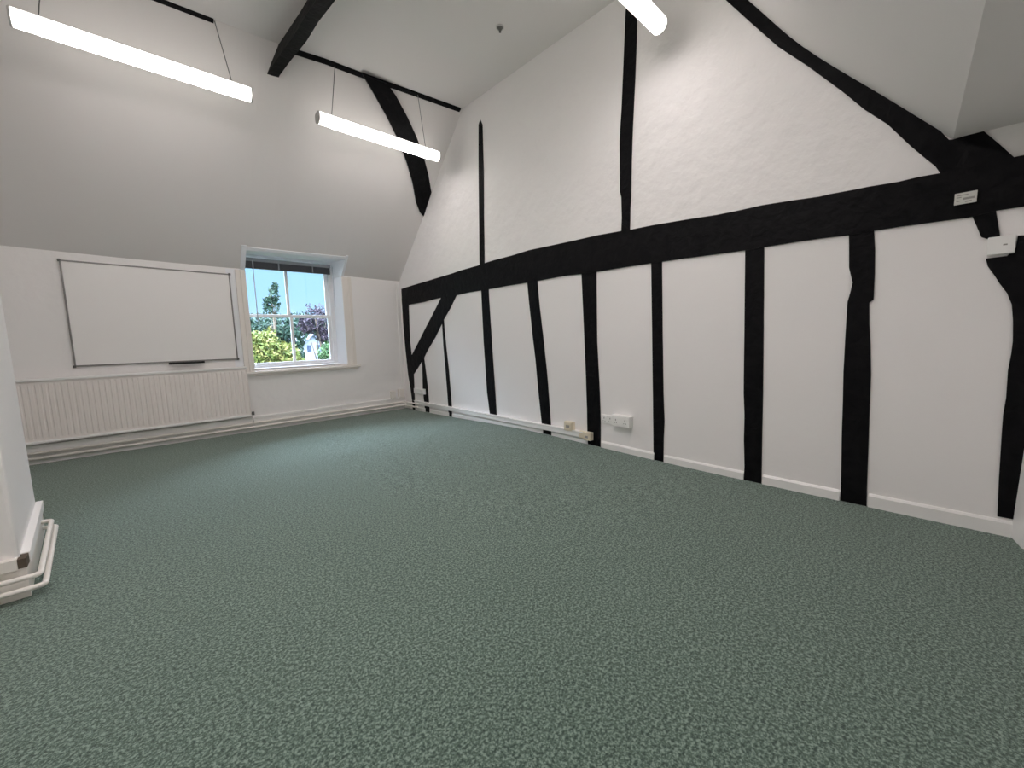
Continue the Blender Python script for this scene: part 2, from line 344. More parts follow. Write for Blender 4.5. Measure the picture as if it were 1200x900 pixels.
# right reveal (splayed), left reveal
bm_hex(bm, [(WX1, -.001, WZ0), (WX1+.12, -.0, WZ0), (WX1+.12, .3, WZ0), (-1.09, YS+.06, WZ0)], [(WX1, -.001, WZ1+.02), (WX1+.12, 0, WZ1+.02), (WX1+.12, .3, WZ1+.02), (-1.09, YS+.06, WZ1+.02)])
bm_hex(bm, [(WX0, -.001, WZ0), (-2.42, YS+.06, WZ0), (-2.5, .3, WZ0), (-2.5, 0, WZ0)], [(WX0, -.001, WZ1+.02), (-2.42, YS+.06, WZ1+.02), (-2.5, .3, WZ1+.02), (-2.5, 0, WZ1+.02)])
bmesh.ops.delete(bm, geom=bm.verts[:], context='VERTS')
rv = lambda z: [(WX1, -.001, z), (WX1+.12, .0, z), (WX1+.12, .3, z), (-1.09, YS+.06, z)]
lv = lambda z: [(WX0, -.001, z), (-2.42, YS+.06, z), (-2.5, .3, z), (-2.5, .0, z)]
# below the eave the reveals stand in the wall; above it they run on to the slope as triangular cheeks
bm_hex(bm, rv(WZ0), rv(2.215)); bm_hex(bm, lv(WZ0), lv(2.205))
def cheek(xa, xb, xw):
    e = 2.225
    a = [(xa, .0, e+.0), (xa, -.200, WZ1+.02), (xw, YS+.06, WZ1+.02), (xw, YS+.06, e-.01)]
    c = [(xb, .02, e+.0), (xb, -.17, WZ1+.02), (xb, .3, WZ1+.02), (xb, .3, e-.01)]
    bm_hex(bm, a, c)
cheek(WX1, WX1+.12, -1.09); cheek(WX0, WX0-.2, -2.42)
bm_box(bm, (-2.5, -.190, WZ1), (-.86, .3, WZ1+.1))
struct(obj('trim_2', bm, 'frame_white'))
# raised edge around the opening where it cuts the sloping ceiling
bm = bmesh.new()
def sl(x, s, o_): 
    p = Vector(slope_pt(x, s)); return p + Vector((0, -.74, -.67))*o_
def strip(x0, x1, s0, s1, th=.014):
    lo = [sl(x0, s0, -.01), sl(x1, s0, -.01), sl(x1, s1, -.01), sl(x0, s1, -.01)]
    hi = [sl(x0, s0, th), sl(x1, s0, th), sl(x1, s1, th), sl(x0, s1, th)]
    bm_hex(bm, lo, hi)
strip(WX0-.055, WX0, .0, .135); strip(WX1, WX1+.035, .0, .135); strip(WX0-.055, WX1+.035, .112, .128)
struct(obj('trim_3', bm, 'frame_white'))
# casing boards and sill on the wall face
bm = bmesh.new()
bm_box(bm, (-2.40, -.022, .83), (WX0, .0, 2.20)); bm_box(bm, (WX1, -.022, .83), (-.85, .0, 2.21))
bm_box(bm, (-2.345, -.032, .83), (-2.325, .0, 2.20)); bm_box(bm, (-.905, -.032, .83), (-.888, .0, 2.21))
struct(obj('trim_4', bm, 'casing', bevel=.004))
bm = bmesh.new(); bm_box(bm, (-2.43, -.06, .795), (-.80, .02, .83)); bm_box(bm, (-2.40, -.025, .765), (-.83, .0, .795))
struct(obj('trim_5', bm, 'casing', bevel=.006))

win = bpy.data.objects.new('window_1', None); COL.objects.link(win); win.location = (-1.75, YS, WZ0); struct(win)
def frame_bm(x0, x1, z0, z1, y0, y1, w, wb=None, wt=None):
    bm = bmesh.new(); wb = wb or w; wt = wt or w
    bm_box(bm, (x0, y0, z0), (x0+w, y1, z1)); bm_box(bm, (x1-w, y0, z0), (x1, y1, z1))
    bm_box(bm, (x0+w, y0, z0), (x1-w, y1, z0+wb)); bm_box(bm, (x0+w, y0, z1-wt), (x1-w, y1, z1))
    return bm
_wp('box_frame', frame_bm(-2.44, -1.07, WZ0-.02, WZ1+.02, YS-.02, YS+.08, .055, .06), 'frame_white', win, {'bevel': .004})
# lower sash in front, upper sash behind it
lo = _wp('sash', frame_bm(-2.40, -1.105, .885, 1.625, YS+.0, YS+.035, .07, .05, .042), 'frame_white', win, {'bevel': .003})
up = _wp('sash', frame_bm(-2.40, -1.105, 1.59, 2.44, YS+.037, YS+.07, .07, .042, .06), 'frame_white', win, {'bevel': .003})
def sub(name, a, b_, mat, par):
    bm = bmesh.new(); bm_box(bm, a, b_); l = win.location
    bmesh.ops.translate(bm, verts=bm.verts, vec=-l); return obj(name, bm, mat, par)
sub('glazing_bar', (-1.72, YS+.002, .93), (-1.683, YS+.03, 1.59), 'frame_white', lo)
sub('glazing_bar', (-1.735, YS+.04, 1.625), (-1.698, YS+.066, 2.39), 'frame_white', up)
sub('pane', (-2.34, YS+.014, .93), (-1.17, YS+.018, 1.59), 'glass', lo)
sub('pane', (-2.34, YS+.051, 1.625), (-1.17, YS+.055, 2.39), 'glass', up)
bm = bmesh.new(); bm_box(bm, (WX0-.06, -.0, WZ0-.01), (-1.05, YS+.1, WZ0+.012)); _wp('inner_sill', bm, 'frame_white', win, {'bevel': .004})
# sash rails' lift on the bottom rail
# dark venetian blind pulled up under the window head
bl = thing('venetian_blind', 'dark slatted blind raised to the top of the window', 'blind', (-1.72, .10, 2.25))
bm = bmesh.new(); bm_box(bm, (-2.29, .085, 2.345), (-1.115, .14, 2.39)); _wp('headrail', bm, 'blind_rail', bl, {'bevel': .003})
bm = bmesh.new()
for i in range(14): bm_box(bm, (-2.28, .088+.001*(i % 2), 2.262+.006*i), (-1.125, .137, 2.2655+.006*i))
bm_box(bm, (-2.28, .09, 2.25), (-1.125, .135, 2.261)); _wp('slat_stack', bm, 'blind', bl, {})
for x in (-2.16, -1.84, -1.38):
    bm = bmesh.new(); bm_box(bm, (x-.008, .083, 2.255), (x+.008, .139, 2.348)); _wp('ladder_tape', bm, 'blind_rail', bl, {})
bm = bmesh.new(); bm_tube(bm, [(-2.165, .08, 2.35), (-2.165, .08, 1.52)], .006, 8); _wp('wand', bm, 'cord', bl, {'smooth': True})
bm = bmesh.new(); bm_tube(bm, [(-1.09, .08, 2.37), (-1.09, .08, 1.75)], .004, 6); _wp('cord', bm, 'cord', bl, {'smooth': True})

# ------------------------------------------------------------------ timbers
def flat_timber(name, key, label, cat='beam', group=None, x0=-.009, x1=.035, drop=0):
    bm = bmesh.new(); pts = TIMBER[key]
    bm_prism(bm, [(x0, y, z) for y, z in pts], (x1-x0, 0, 0))
    c = (0, sum(p[0] for p in pts)/len(pts), min(p[1] for p in pts))
    bmesh.ops.triangulate(bm, faces=[f for f in bm.faces if len(f.verts) > 4])
    o = obj(name, bm, 'timber', origin=c)
    return tag(o, label, cat, group)
for key in ('S0', 'S1', 'S2', 'S4', 'S5', 'S6', 'S7', 'S8'): TIMBER[key] = [(y, z if z > .10 else z-.035) for y, z in TIMBER[key]]
TIMBER['S3'] = [(y, z) if z > .1 else (y, .17) for y, z in TIMBER['S3']]
flat_timber('tie_beam', 'beam', 'long black horizontal beam running the whole length of the timbered wall', x0=-.014)
TIMBER['rafter'] = [(y, z+.05) if (i >= 18 and y > -6.50) else (y, z) for i, (y, z) in enumerate(TIMBER['rafter'])]
flat_timber('principal_rafter', 'rafter', 'black sloping rafter rising from right end of the horizontal beam', x0=-.012)
TIMBER['strutA'] = TIMBER['strutA']
flat_timber('gable_stud', 'strutA', 'thin black upright with pointed top above the beam, nearer the window', 'stud', 'uprights above the beam')
TIMBER['strutB'] = [(-4.42, 4.24)] + TIMBER['strutB'] + [(-4.54, 4.24)]
flat_timber('gable_stud', 'strutB', 'thicker black upright above the beam, rising to the ceiling behind the lamp', 'stud', 'uprights above the beam')
G = 'uprights below the beam'
for key, lab in (('S0', 'narrow black corner upright where the timbered wall meets the window wall'),
                 ('S1', 'short black upright under the foot of the slanting brace, behind the double socket'),
                 ('S2', 'slim black upright meeting the underside of the slanting brace'),
                 ('S3', 'slim black upright first right of the brace, ending on the white trunking'),
                 ('S4', 'leaning black upright that the white trunking crosses near the floor, left of cream socket box'),
                 ('S5', 'broad black upright with the cream box on its foot, left of the double sockets'),
                 ('S6', 'straight narrow black upright just right of the double sockets'),
                 ('S7', 'wide straight black upright between the narrow one and the knotty one'),
                 ('S8', 'widest knotty black upright with wavy notched edges'),
                 ('S9', 'curved black post at the right end of the timbered wall, under the white box')):
    flat_timber('timber_stud', key, lab, 'stud', G)
flat_timber('post_neck', 'neck', 'short black tapered timber between the beam and the white box', 'beam', x0=-.010)
flat_timber('brace', 'brace', 'black slanting brace from the beam down into the far corner', 'brace', x0=-.013)
# curved wind brace lying on the sloping ceiling
BR = [(-1.321,-1.896,4.161), (-1.136,-1.795,4.054), (-0.921,-1.667,3.919), (-0.687,-1.509,3.752), (-0.498,-1.350,3.585), (-0.340,-1.193,3.419), (-0.191,-1.009,3.225), (-0.076,-0.916,3.126), (0.001,-0.882,3.091), (-0.011,-1.152,3.376), (-0.158,-1.319,3.552), (-0.300,-1.452,3.692), (-0.481,-1.596,3.844), (-0.682,-1.727,3.983), (-0.901,-1.851,4.114), (-1.027,-1.903,4.168)]
bm = bmesh.new(); nv = Vector((0, 2.005/1.9, 1)).normalized()
bm_prism(bm, BR, nv*.09); bmesh.ops.triangulate(bm, faces=[f for f in bm.faces if len(f.verts) > 4])
tag(obj('wind_brace', bm, 'timber'), 'curved black timber on the sloping ceiling behind the shorter-looking lamp', 'beam')
# collar beam crossing under the flat ceiling
bm = bmesh.new()
def cs(y): 
    dx = -.055*(y+1.74)
    return [(-2.106+dx, y, 4.26), (-1.985+dx, y, 4.26), (-2.083+dx, y, 4.0), (-2.188+dx, y, 4.0)]
ys_ = [-1.45, -1.6, -1.9, -2.3, -2.6, -3.0, -3.6, -4.2, -5.08]; rings = []
for i, y in enumerate(ys_):
    rings.append([bm.verts.new((x+random.uniform(-.006, .006), yy, z+(random.uniform(-.006, .006) if z < 4.1 else 0))) for x, yy, z in cs(y)])
for a, c in zip(rings, rings[1:]):
    for k in range(4): bm.faces.new((a[k], a[(k+1) % 4], c[(k+1) % 4], c[k]))
bm.faces.new(rings[0]); bm.faces.new(list(reversed(rings[-1])))
tag(obj('collar_beam', bm, 'timber'), 'black beam crossing the flat ceiling, ending at the slope between two lamps', 'beam')
# thin purlins along the fold of the ceiling
def purlin(x0, x1, label, th=1.):
    bm = bmesh.new(); n = 6; prev = None
    for i in range(n+1):
        x = x0+(x1-x0)*i/n; y = lerp(JUNC, x)
        r = [bm.verts.new(p) for p in ((x, y+.05, ZC+.03), (x, y+.024*th, ZC-.040*th), (x, y-.010*th, ZC-.022*th), (x, y-.016, ZC+.03))]
        if prev:
            for k in range(4): bm.faces.new((prev[k], prev[(k+1) % 4], r[(k+1) % 4], r[k]))
        else: bm.faces.new(r)
        prev = r
    bm.faces.new(list(reversed(prev)))
    tag(obj('ceiling_purlin', bm, 'timber'), label, 'beam', 'strips along the ceiling fold')
purlin(-2.02, -.03, 'thin black strip along the ceiling fold, right of the crossing beam')
purlin(-5.15, -2.66, 'thin black strip along the ceiling fold, left of the crossing beam at the picture top', .7)

# ------------------------------------------------------------------ skirtings, trunking, pipes
def skirt(name, x0, x1, y0, y1, h, z0=0, hmp=True):
    """board along the timber wall between y0 and y1 (x fixed) with a chamfered top"""
    bm = bmesh.new(); n = 6; prev = None
    for i in range(n+1):
        y = y0+(y1-y0)*i/n; b0 = hump(0, y)
        r = [bm.verts.new(p) for p in ((.01, y, b0-.03), (-.018, y, b0-.03), (-.018, y, b0+h-.014), (-.008, y, b0+h), (.01, y, b0+h))]
        if prev:
            for k in range(5): bm.faces.new((prev[k], prev[(k+1) % 5], r[(k+1) % 5], r[k]))
        else: bm.faces.new(r)
        prev = r
    bm.faces.new(list(reversed(prev)))
    return struct(obj(name, bm, 'gloss'))
for i, (a, b_, h) in enumerate(((-.34, -.655, .062), (-.795, -1.345, .06), (-1.435, -3.312, .055), (-3.452, -3.966, .055), (-4.14, -4.733, .068), (-4.832, -5.508, .068), (-5.642, -6.122, .075), (-6.272, -6.90, .090))):
    skirt('baseboard_right', 0, 0, a, b_, h)
bm = bmesh.new(); bm_box(bm, (-5.2, -.02, -.05), (-.06, .01, .185)); bm_box(bm, (-5.2, -.030, .172), (-.06, .01, .205))
struct(obj('baseboard_far', bm, 'gloss', bevel=.004))
# pier skirting: lower board plus hollow trunking on top
bm = bmesh.new()
def pier_ring(d): # outline offset d from the pier
    return [(-5.2, -3.545-d), (-4.03+d, -3.545-d), (-4.085+d, -2.53+d), (-5.2, -2.53+d)]
def band(bm, d0, d1, z0, z1):
    a, b_ = pier_ring(d0), pier_ring(d1)
    for i in range(3):
        bm_hex(bm, [(*a[i], z0), (*a[i+1], z0), (*b_[i+1], z0), (*b_[i], z0)], [(*a[i], z1), (*a[i+1], z1), (*b_[i+1], z1), (*b_[i], z1)])
band(bm, -.01, .02, -.05, .15)
struct(obj('baseboard_pier', bm, 'cream_gloss'))
tk = thing('cable_trunking', 'cream cable trunking round the foot of the left pier, open at the corner', 'trunking', (-4.03, -3.545, .15))
bm = bmesh.new()
bm_hex(bm, [(-5.15, -3.58, .15), (-4.035, -3.58, .15), (-4.035, -3.54, .15), (-5.15, -3.54, .15)], [(-5.15, -3.58, .205), (-4.035, -3.58, .205), (-4.035, -3.54, .205), (-5.15, -3.54, .205)])
_wp('front_run', bm, 'cream_gloss', tk, {'bevel': .003})
bm = bmesh.new()
bm_hex(bm, [(-4.034, -3.50, .15), (-4.000, -3.50, .15), (-4.055, -2.50, .15), (-4.09, -2.50, .15)], [(-4.034, -3.50, .205), (-4.000, -3.50, .205), (-4.055, -2.50, .205), (-4.09, -2.50, .205)])
_wp('side_run', bm, 'gloss', tk, {'bevel': .003})
bm = bmesh.new(); bm_box(bm, (-4.036, -3.574, .153), (-4.006, -3.50, .199)); e_ = _wp('open_end', bm, 'hollow', tk, {}); e_['label'] = 'dark brown open end of the trunking'

def pipe(name, path, r, label, mat='cream_gloss', group=None, cat='pipe', rad=.07):
    bm = bmesh.new(); P = rounded(path, rad, 7); bm_tube(bm, P, r, 12)
    c = P[0]; return tag(obj(name, bm, mat, smooth=True, origin=c), label, cat, group)
PG = 'heating pipes'
for z, d, ye, nm in ((.115, .066, -2.70, 'upper'), (.062, .078, -2.66, 'lower')):
    q = pier_ring(d)
    xe = q[1][0]+(q[2][0]-q[1][0])*(ye-q[1][1])/(q[2][1]-q[1][1])
    pipe('heating_pipe', [(-5.15, q[0][1], z), (*q[1], z), (xe, ye, z), (-4.12, ye, z)], .0125, nm+' of two cream pipes bending round the foot of the left pier', group=PG, rad=.032)
for z, d, nm in ((.122, .056, 'upper'), (.066, .060, 'lower')):
    pipe('heating_pipe', [(-5.15, -d, z), (-d, -d, z), (-d, -.50, z+.004)], .015, nm+' of two cream pipes along the window wall under the radiator', group=PG)

# white mini trunking along the timber wall
tr = thing('cable_trunking', 'long white cable trunking low along the timbered wall, crossing the black uprights', 'trunking', (0, -.4, .1))
def trunk_run(y0, y1, x, za, zb):
    bm = bmesh.new(); bm_hex(bm, [(.0, y0, za[0]), (-x, y0, za[0]), (-x, y1, za[1]), (.0, y1, za[1])], [(.0, y0, zb[0]), (-x, y0, zb[0]), (-x, y1, zb[1]), (.0, y1, zb[1])]); return bm
_wp('cover', trunk_run(-.36, -3.93, .044, (.115, .100), (.172, .160)), 'gloss', tr, {'bevel': .004})
bm = trunk_run(-.36, -3.93, .052, (.165, .152), (.176, .164)); _wp('lip', bm, 'gloss', tr, {})
bm = bmesh.new(); bm_box(bm, (-.046, -3.87, .095), (.0, -3.955, .168)); c_ = _wp('end_piece', bm, 'cream_plastic', tr, {'bevel': .004}); c_['label'] = 'cream end piece'

def socket_plate(root, y0, y1, z0, z1, depth, gangs, mat='plastic'):
    """box on the wall x=0 with a faceplate, rocker switches and pin slots"""
    bm = bmesh.new(); bm_box(bm, (-depth, y0, z0), (0, y1, z1)); _wp('back_box', bm, mat, root, {'bevel': .004})
    bm = bmesh.new(); bm_box(bm, (-depth-.009, y0+(.004 if y0 < y1 else -.004), z0+.003), (-depth, y1-(.004 if y0 < y1 else -.004), z1-.003)); _wp('faceplate', bm, mat, root, {'bevel': .003})
    w = (y1-y0)/gangs
    for g_ in range(gangs):
        yc = y0+w*(g_+.5); zc = (z0+z1)/2
        bm = bmesh.new()
        for dy, dz, sy, sz in ((0, .012, .003, .008), (-.011, -.018, .004, .003), (.011, -.018, .004, .003)):
            bm_box(bm, (-depth-.0098, yc+dy-sy, zc+dz-sz), (-depth-.008, yc+dy+sy, zc+dz+sz))
        _wp('pin_slots', bm, 'grey_plastic', root, {})
        bm = bmesh.new(); bm_box(bm, (-depth-.014, yc+w*.22-.007, zc+.018), (-depth-.008, yc+w*.22+.007, zc+.036)); _wp('rocker_switch', bm, mat, root, {'bevel': .002})
s_ = thing('double_socket', 'white double socket on a raised box, right one of the pair beside the broad upright', 'socket', (0, -4.40, .29), 'wall sockets')
socket_plate(s_, -4.30, -4.505, .290, .402, .060, 2)
s_ = thing('double_socket', 'flush white double socket between the broad upright and the raised socket box', 'socket', (0, -4.21, .28), 'wall sockets')
socket_plate(s_, -4.142, -4.285, .285, .382, .004, 2)
s_ = thing('double_socket', 'white double socket in the far corner, across the short upright under the brace', 'socket', (0, -.5, .29), 'wall sockets')
socket_plate(s_, -.38, -.69, .302, .39, .045, 2)
s_ = thing('socket_box', 'cream box on the wall just above the trunking, left of the broad upright', 'socket', (0, -3.73, .145), 'cream boxes')
bm = bmesh.new(); bm_box(bm, (-.052, -3.672, .148), (0, -3.79, .252)); _wp('back_box', bm, 'cream_plastic', s_, {'bevel': .005})
bm = bmesh.new(); bm_box(bm, (-.060, -3.678, .154), (-.052, -3.784, .246)); _wp('faceplate', bm, 'cream_plastic', s_, {'bevel': .003})
bm = bmesh.new(); bm_box(bm, (-.0606, -3.705, .185), (-.0598, -3.755, .215)); _wp('port', bm, 'smudge', s_, {})
s_ = thing('socket_box', 'cream box on the foot of the broad black upright at the end of the trunking', 'socket', (0, -4.0, .09), 'cream boxes')
bm = bmesh.new(); bm_box(bm, (-.075, -3.955, .088), (-.02, -4.05, .175)); _wp('back_box', bm, 'cream_plastic', s_, {'bevel': .005})
bm = bmesh.new(); bm_box(bm, (-.082, -3.96, .093), (-.075, -4.045, .170)); _wp('faceplate', bm, 'cream_plastic', s_, {'bevel': .003})
bm = bmesh.new(); bm_box(bm, (-.0826, -3.985, .115), (-.0818, -4.02, .14)); _wp('port', bm, 'smudge', s_, {})
for (x0, x1, z0, z1, lab) in ((-.30, -.212, .207, .335, 'pale box above the window wall skirting, left of two by the corner'), (-.155, -.05, .207, .352, 'pale box at the foot of the vertical conduit, right of two by the corner')):
    s_ = thing('junction_box', lab, 'box', ((x0+x1)/2, 0, z0), 'junction boxes by the corner')
    bm = bmesh.new(); bm_box(bm, (x0, -.045, z0), (x1, 0, z1)); _wp('back_box', bm, 'cream_gloss', s_, {'bevel': .004})
    bm = bmesh.new(); bm_box(bm, (x0+.005, -.053, z0+.005), (x1-.005, -.045, z1-.005)); _wp('lid', bm, 'cream_gloss', s_, {'bevel': .003})
bm = bmesh.new(); bm_box(bm, (-.075, -.024, .352), (-.03, 0, 2.16)); tag(obj('vertical_conduit', bm, 'gloss', bevel=.004), 'white vertical conduit in the corner between window wall and timbered wall', 'conduit')
# white box on the right-hand post
s_ = thing('switch_box', 'white box with a small dark mark on the post at the right edge', 'box', (0, -6.74, 1.57))
bm = bmesh.new(); bm_box(bm, (-.034, -6.690, 1.575), (-.008, -6.790, 1.672)); _wp('back_box', bm, 'plastic', s_, {'bevel': .003})
bm = bmesh.new(); bm_box(bm, (-.040, -6.692, 1.578), (-.034, -6.788, 1.669)); _wp('lid', bm, 'plastic', s_, {'bevel': .002})
bm = bmesh.new(); bm_box(bm, (-.0412, -6.746, 1.620), (-.0395, -6.761, 1.627)); _wp('mark', bm, 'smudge', s_, {})
# small printed plate on the beam
s_ = thing('notice_plate', 'small pale plate with faded print on the beam near its right end', 'sign', (-.03, -6.6, 1.87))
bm = bmesh.new(); bm_box(bm, (-.036, -6.548, 1.876), (-.029, -6.634, 1.938)); _wp('plate', bm, 'label', s_, {'bevel': .001})
bm = bmesh.new()
for z, ya, yb, h in ((1.925, -6.556, -6.60, .003), (1.914, -6.556, -6.575, .003), (1.905, -6.582, -6.625, .007), (1.895, -6.556, -6.57, .003), (1.888, -6.59, -6.615, .004)):
    bm_box(bm, (-.0366, ya, z-h), (-.0355, yb, z+h*.6))
_wp('print', bm, 'smudge', s_, {})

# ------------------------------------------------------------------ whiteboard, radiator
wb = thing('whiteboard', 'large whiteboard with thin grey frame on the window wall above the radiator', 'whiteboard', (-3.22, 0, 1.0))
BX0, BX1, BZ0, BZ1 = -3.985, -2.462, 1.012, 2.150
def tri4(bm, x0, x1, za0, za1, zb0, zb1, y0, y1):
    bm_hex(bm, [(x0, y0, za0), (x1, y0, za1), (x1, y1, za1), (x0, y1, za0)], [(x0, y0, zb0), (x1, y0, zb1), (x1, y1, zb1), (x0, y1, zb0)])
bm = bmesh.new(); tri4(bm, BX0+.012, BX1-.012, BZ0+.012, BZ0+.012, 2.148, 2.120, -.016, 0); _wp('writing_surface', bm, 'board', wb, {})
bm = bmesh.new(); w = .015
tri4(bm, BX0, BX1, BZ0, BZ0-.004, BZ0+w, BZ0+w-.004, -.024, 0); tri4(bm, BX0, BX1, 2.161-w, 2.134-w, 2.161, 2.134, -.024, 0)
tri4(bm, BX0, BX0+w, BZ0, BZ0, 2.161, 2.161, -.024, 0); tri4(bm, BX1-w, BX1, BZ0, BZ0, 2.134, 2.134, -.024, 0)
_wp('frame', bm, 'alu', wb, {'bevel': .002})
for x, z in ((BX0, BZ0), (BX1, BZ0), (BX0, 2.155), (BX1, 2.13)):
    bm = bmesh.new(); bm_box(bm, (x-.012 if x == BX0 else x-.014, -.027, z-.012), (x+.014 if x == BX0 else x+.012, 0, z+.014)); _wp('corner_cap', bm, 'grey_plastic', wb, {'bevel': .004})
bm = bmesh.new(); bm_box(bm, (-3.19, -.07, .986), (-2.835, -.02, .998)); bm_box(bm, (-3.19, -.07, .986), (-2.835, -.066, 1.010)); t_ = _wp('pen_tray', bm, 'dark_plastic', wb, {'bevel': .002}); t_['label'] = 'dark pen tray'

rd = thing('radiator', 'long white ribbed panel radiator under the whiteboard', 'radiator', (-3.4, 0, .22))
RX0, RX1 = -4.60, -2.392; RZ0, RZ1 = .238, .885
bm = bmesh.new(); N = 46; yf, yd = -.092, .0075; prev = None
pts = []
for i in range(N):
    p = (RX1-RX0-.04)/N; x = RX0+.02+i*p
    pts += [(x, yf+yd), (x+p*.18, yf+yd), (x+p*.34, yf), (x+p*.82, yf), (x+p*.98, yf+yd)]
pts = [(RX0, yf+yd)] + pts + [(RX1, yf+yd)]
zz = [RZ0, RZ0+.03, RZ0+.05, RZ1-.05, RZ1-.03, RZ1]
def yy(y, z): return yf+yd*.4 if (z <= RZ0+.03 or z >= RZ1-.03) else y
grid = [[bm.verts.new((x, yy(y, z), z)) for z in zz] for x, y in pts]
for a, c in zip(grid, grid[1:]):
    for k in range(len(zz)-1): bm.faces.new((a[k], c[k], c[k+1], a[k+1]))
o = _wp('front_panel', bm, 'radiator', rd, {})
md = o.modifiers.new('thick', 'SOLIDIFY'); md.thickness = .004
bm = bmesh.new(); bm_box(bm, (RX0, -.10, RZ0-.012), (RX1, -.075, RZ0+.014)); _wp('bottom_seam', bm, 'gloss', rd, {'bevel': .005})
bm = bmesh.new(); bm_box(bm, (RX0-.004, -.104, RZ1-.004), (RX1+.004, -.035, RZ1+.022)); _wp('top_grille', bm, 'gloss', rd, {'bevel': .004})
for x in (RX0, RX1):
    bm = bmesh.new(); bm_box(bm, (x-.004, -.10, RZ0), (x+.004, -.035, RZ1)); _wp('side_panel', bm, 'radiator', rd, {'bevel': .002})
bm = bmesh.new(); bm_box(bm, (RX0+.01, -.06, RZ0+.01), (RX1-.01, -.035, RZ1-.02)); _wp('back_panel', bm, 'radiator', rd, {})
for x in (-4.2, -3.4, -2.65):
    bm = bmesh.new(); bm_box(bm, (x-.02, -.04, .32), (x+.02, .0, .82)); _wp('wall_bracket', bm, 'radiator', rd, {})
bm = bmesh.new(); bm_cyl(bm, (RX1+.004, -.075, RZ0+.015), .013, .03, 'x', 14); bm_cyl(bm, (RX1+.028, -.075, RZ0-.0), .017, .045, 'z', 16); _wp('valve', bm, 'grey_plastic', rd, {'smooth': False})
bm = bmesh.new(); bm_tube(bm, [(RX1+.028, -.075, RZ0), (RX1+.028, -.072, .13)], .009, 10); _wp('pipe_tail', bm, 'gloss', rd, {'smooth': True})

# ------------------------------------------------------------------ luminaires
def luminaire(x0, x1, y, zb, label, wires, lens='lens'):
    """hung linear lamp: opaque top housing, rounded luminous diffuser, caps, two wires"""
    zt = zb+.112
    r = thing('pendant_lamp', label, 'lamp', ((x0+x1)/2, y, zb), 'hung linear lamps')
    bm = bmesh.new(); bm_box(bm, (x0+.004, y-.035, zt-.006), (x1-.004, y+.035, zt+.010)); _wp('housing', bm, 'housing', r, {'bevel': .003})
    prof = [(-.058, zt-.004)]; n = 12
    prof = [(-.046, zt-.004), (-.056, zt-.02)] + [(-.060*math.cos(math.pi*k/n), zb+.055-.055*math.sin(math.pi*k/n)) for k in range(n+1)] + [(.056, zt-.02), (.046, zt-.004)]
    bm = bmesh.new(); R_ = [[bm.verts.new((xx, y+u, z)) for u, z in prof] for xx in (x0+.012, x0+.14, x1-.14, x1-.012)]
    for A, B in zip(R_, R_[1:]):
        for i in range(len(A)): bm.faces.new((A[i], A[(i+1) % len(A)], B[(i+1) % len(A)], B[i]))
    bm.faces.new(R_[0]); bm.faces.new(list(reversed(R_[-1])))
    bm.normal_update(); bmesh.ops.recalc_face_normals(bm, faces=bm.faces)
    for f_ in bm.faces: f_.material_index = 1 if f_.normal.z < -.86 and x0+.1 < f_.calc_center_median().x < x1-.1 else 0
    _wp('diffuser', bm, ['diffuser', lens], r, {})
    for xa, xb in ((x0, x0+.013), (x1-.013, x1)):
        bm = bmesh.new(); s = 1.03
        bm_prism(bm, [(xa, y+u*s, z if z > zb+.06 else zb+.056-(zb+.056-z)*s) for u, z in prof], (xb-xa, 0, 0)); _wp('end_cap', bm, 'housing', r, {})
    for (xa, ya, za), xb in wires:
        bm = bmesh.new(); bm_tube(bm, [(xb, y, zt+.005), (xa, ya, za)], .0038, 6); _wp('suspension_wire', bm, 'wire', r, {'smooth': True})
    return r
luminaire(-3.935, -2.425, -1.80, 3.535, 'long glowing hung lamp at the top left, over the whiteboard side', [((-2.651, -1.69, 4.21), -2.579), ((-3.73, -1.60, 4.21), -3.787)])
luminaire(-1.825, -.300, -1.80, 3.532, 'glowing hung lamp in front of the curved timber near the far corner', [((-1.59, -1.80, 4.21), -1.668), ((-.635, -1.905, 4.21), -.49)])
luminaire(-1.74, -.235, -4.86, 3.540, 'glowing hung lamp cut by the top edge, in front of the thick upright', [((-1.5, -4.82, 4.22), -1.55), ((-.50, -4.82, 4.22), -.42)])
luminaire(-3.90, -2.40, -4.86, 3.540, 'added fill lamp overhead, out of view on the near row, left of the crossing beam', [((-3.7, -4.82, 4.22), -3.75), ((-2.62, -4.82, 4.22), -2.55)], 'lens_fill')  # unseen lamp, added and made brighter to lift the lower walls

# smoke detector on the flat ceiling
sd = thing('smoke_detector', 'small grey detector on the flat ceiling', 'detector', (-.578, -3.37, 4.2))
bm = bmesh.new(); bm_cyl(bm, (-.578, -3.37, 4.212), .040, .009, 'z', 24); _wp('base', bm, 'housing', sd, {'smooth': False})
bm = bmesh.new(); bm_cyl(bm, (-.578, -3.37, 4.196), .017, .018, 'z', 20, r2=.030); bm_cyl(bm, (-.578, -3.37, 4.172), .011, .026, 'z', 16); _wp('sensor_head', bm, 'grey_plastic', sd, {})

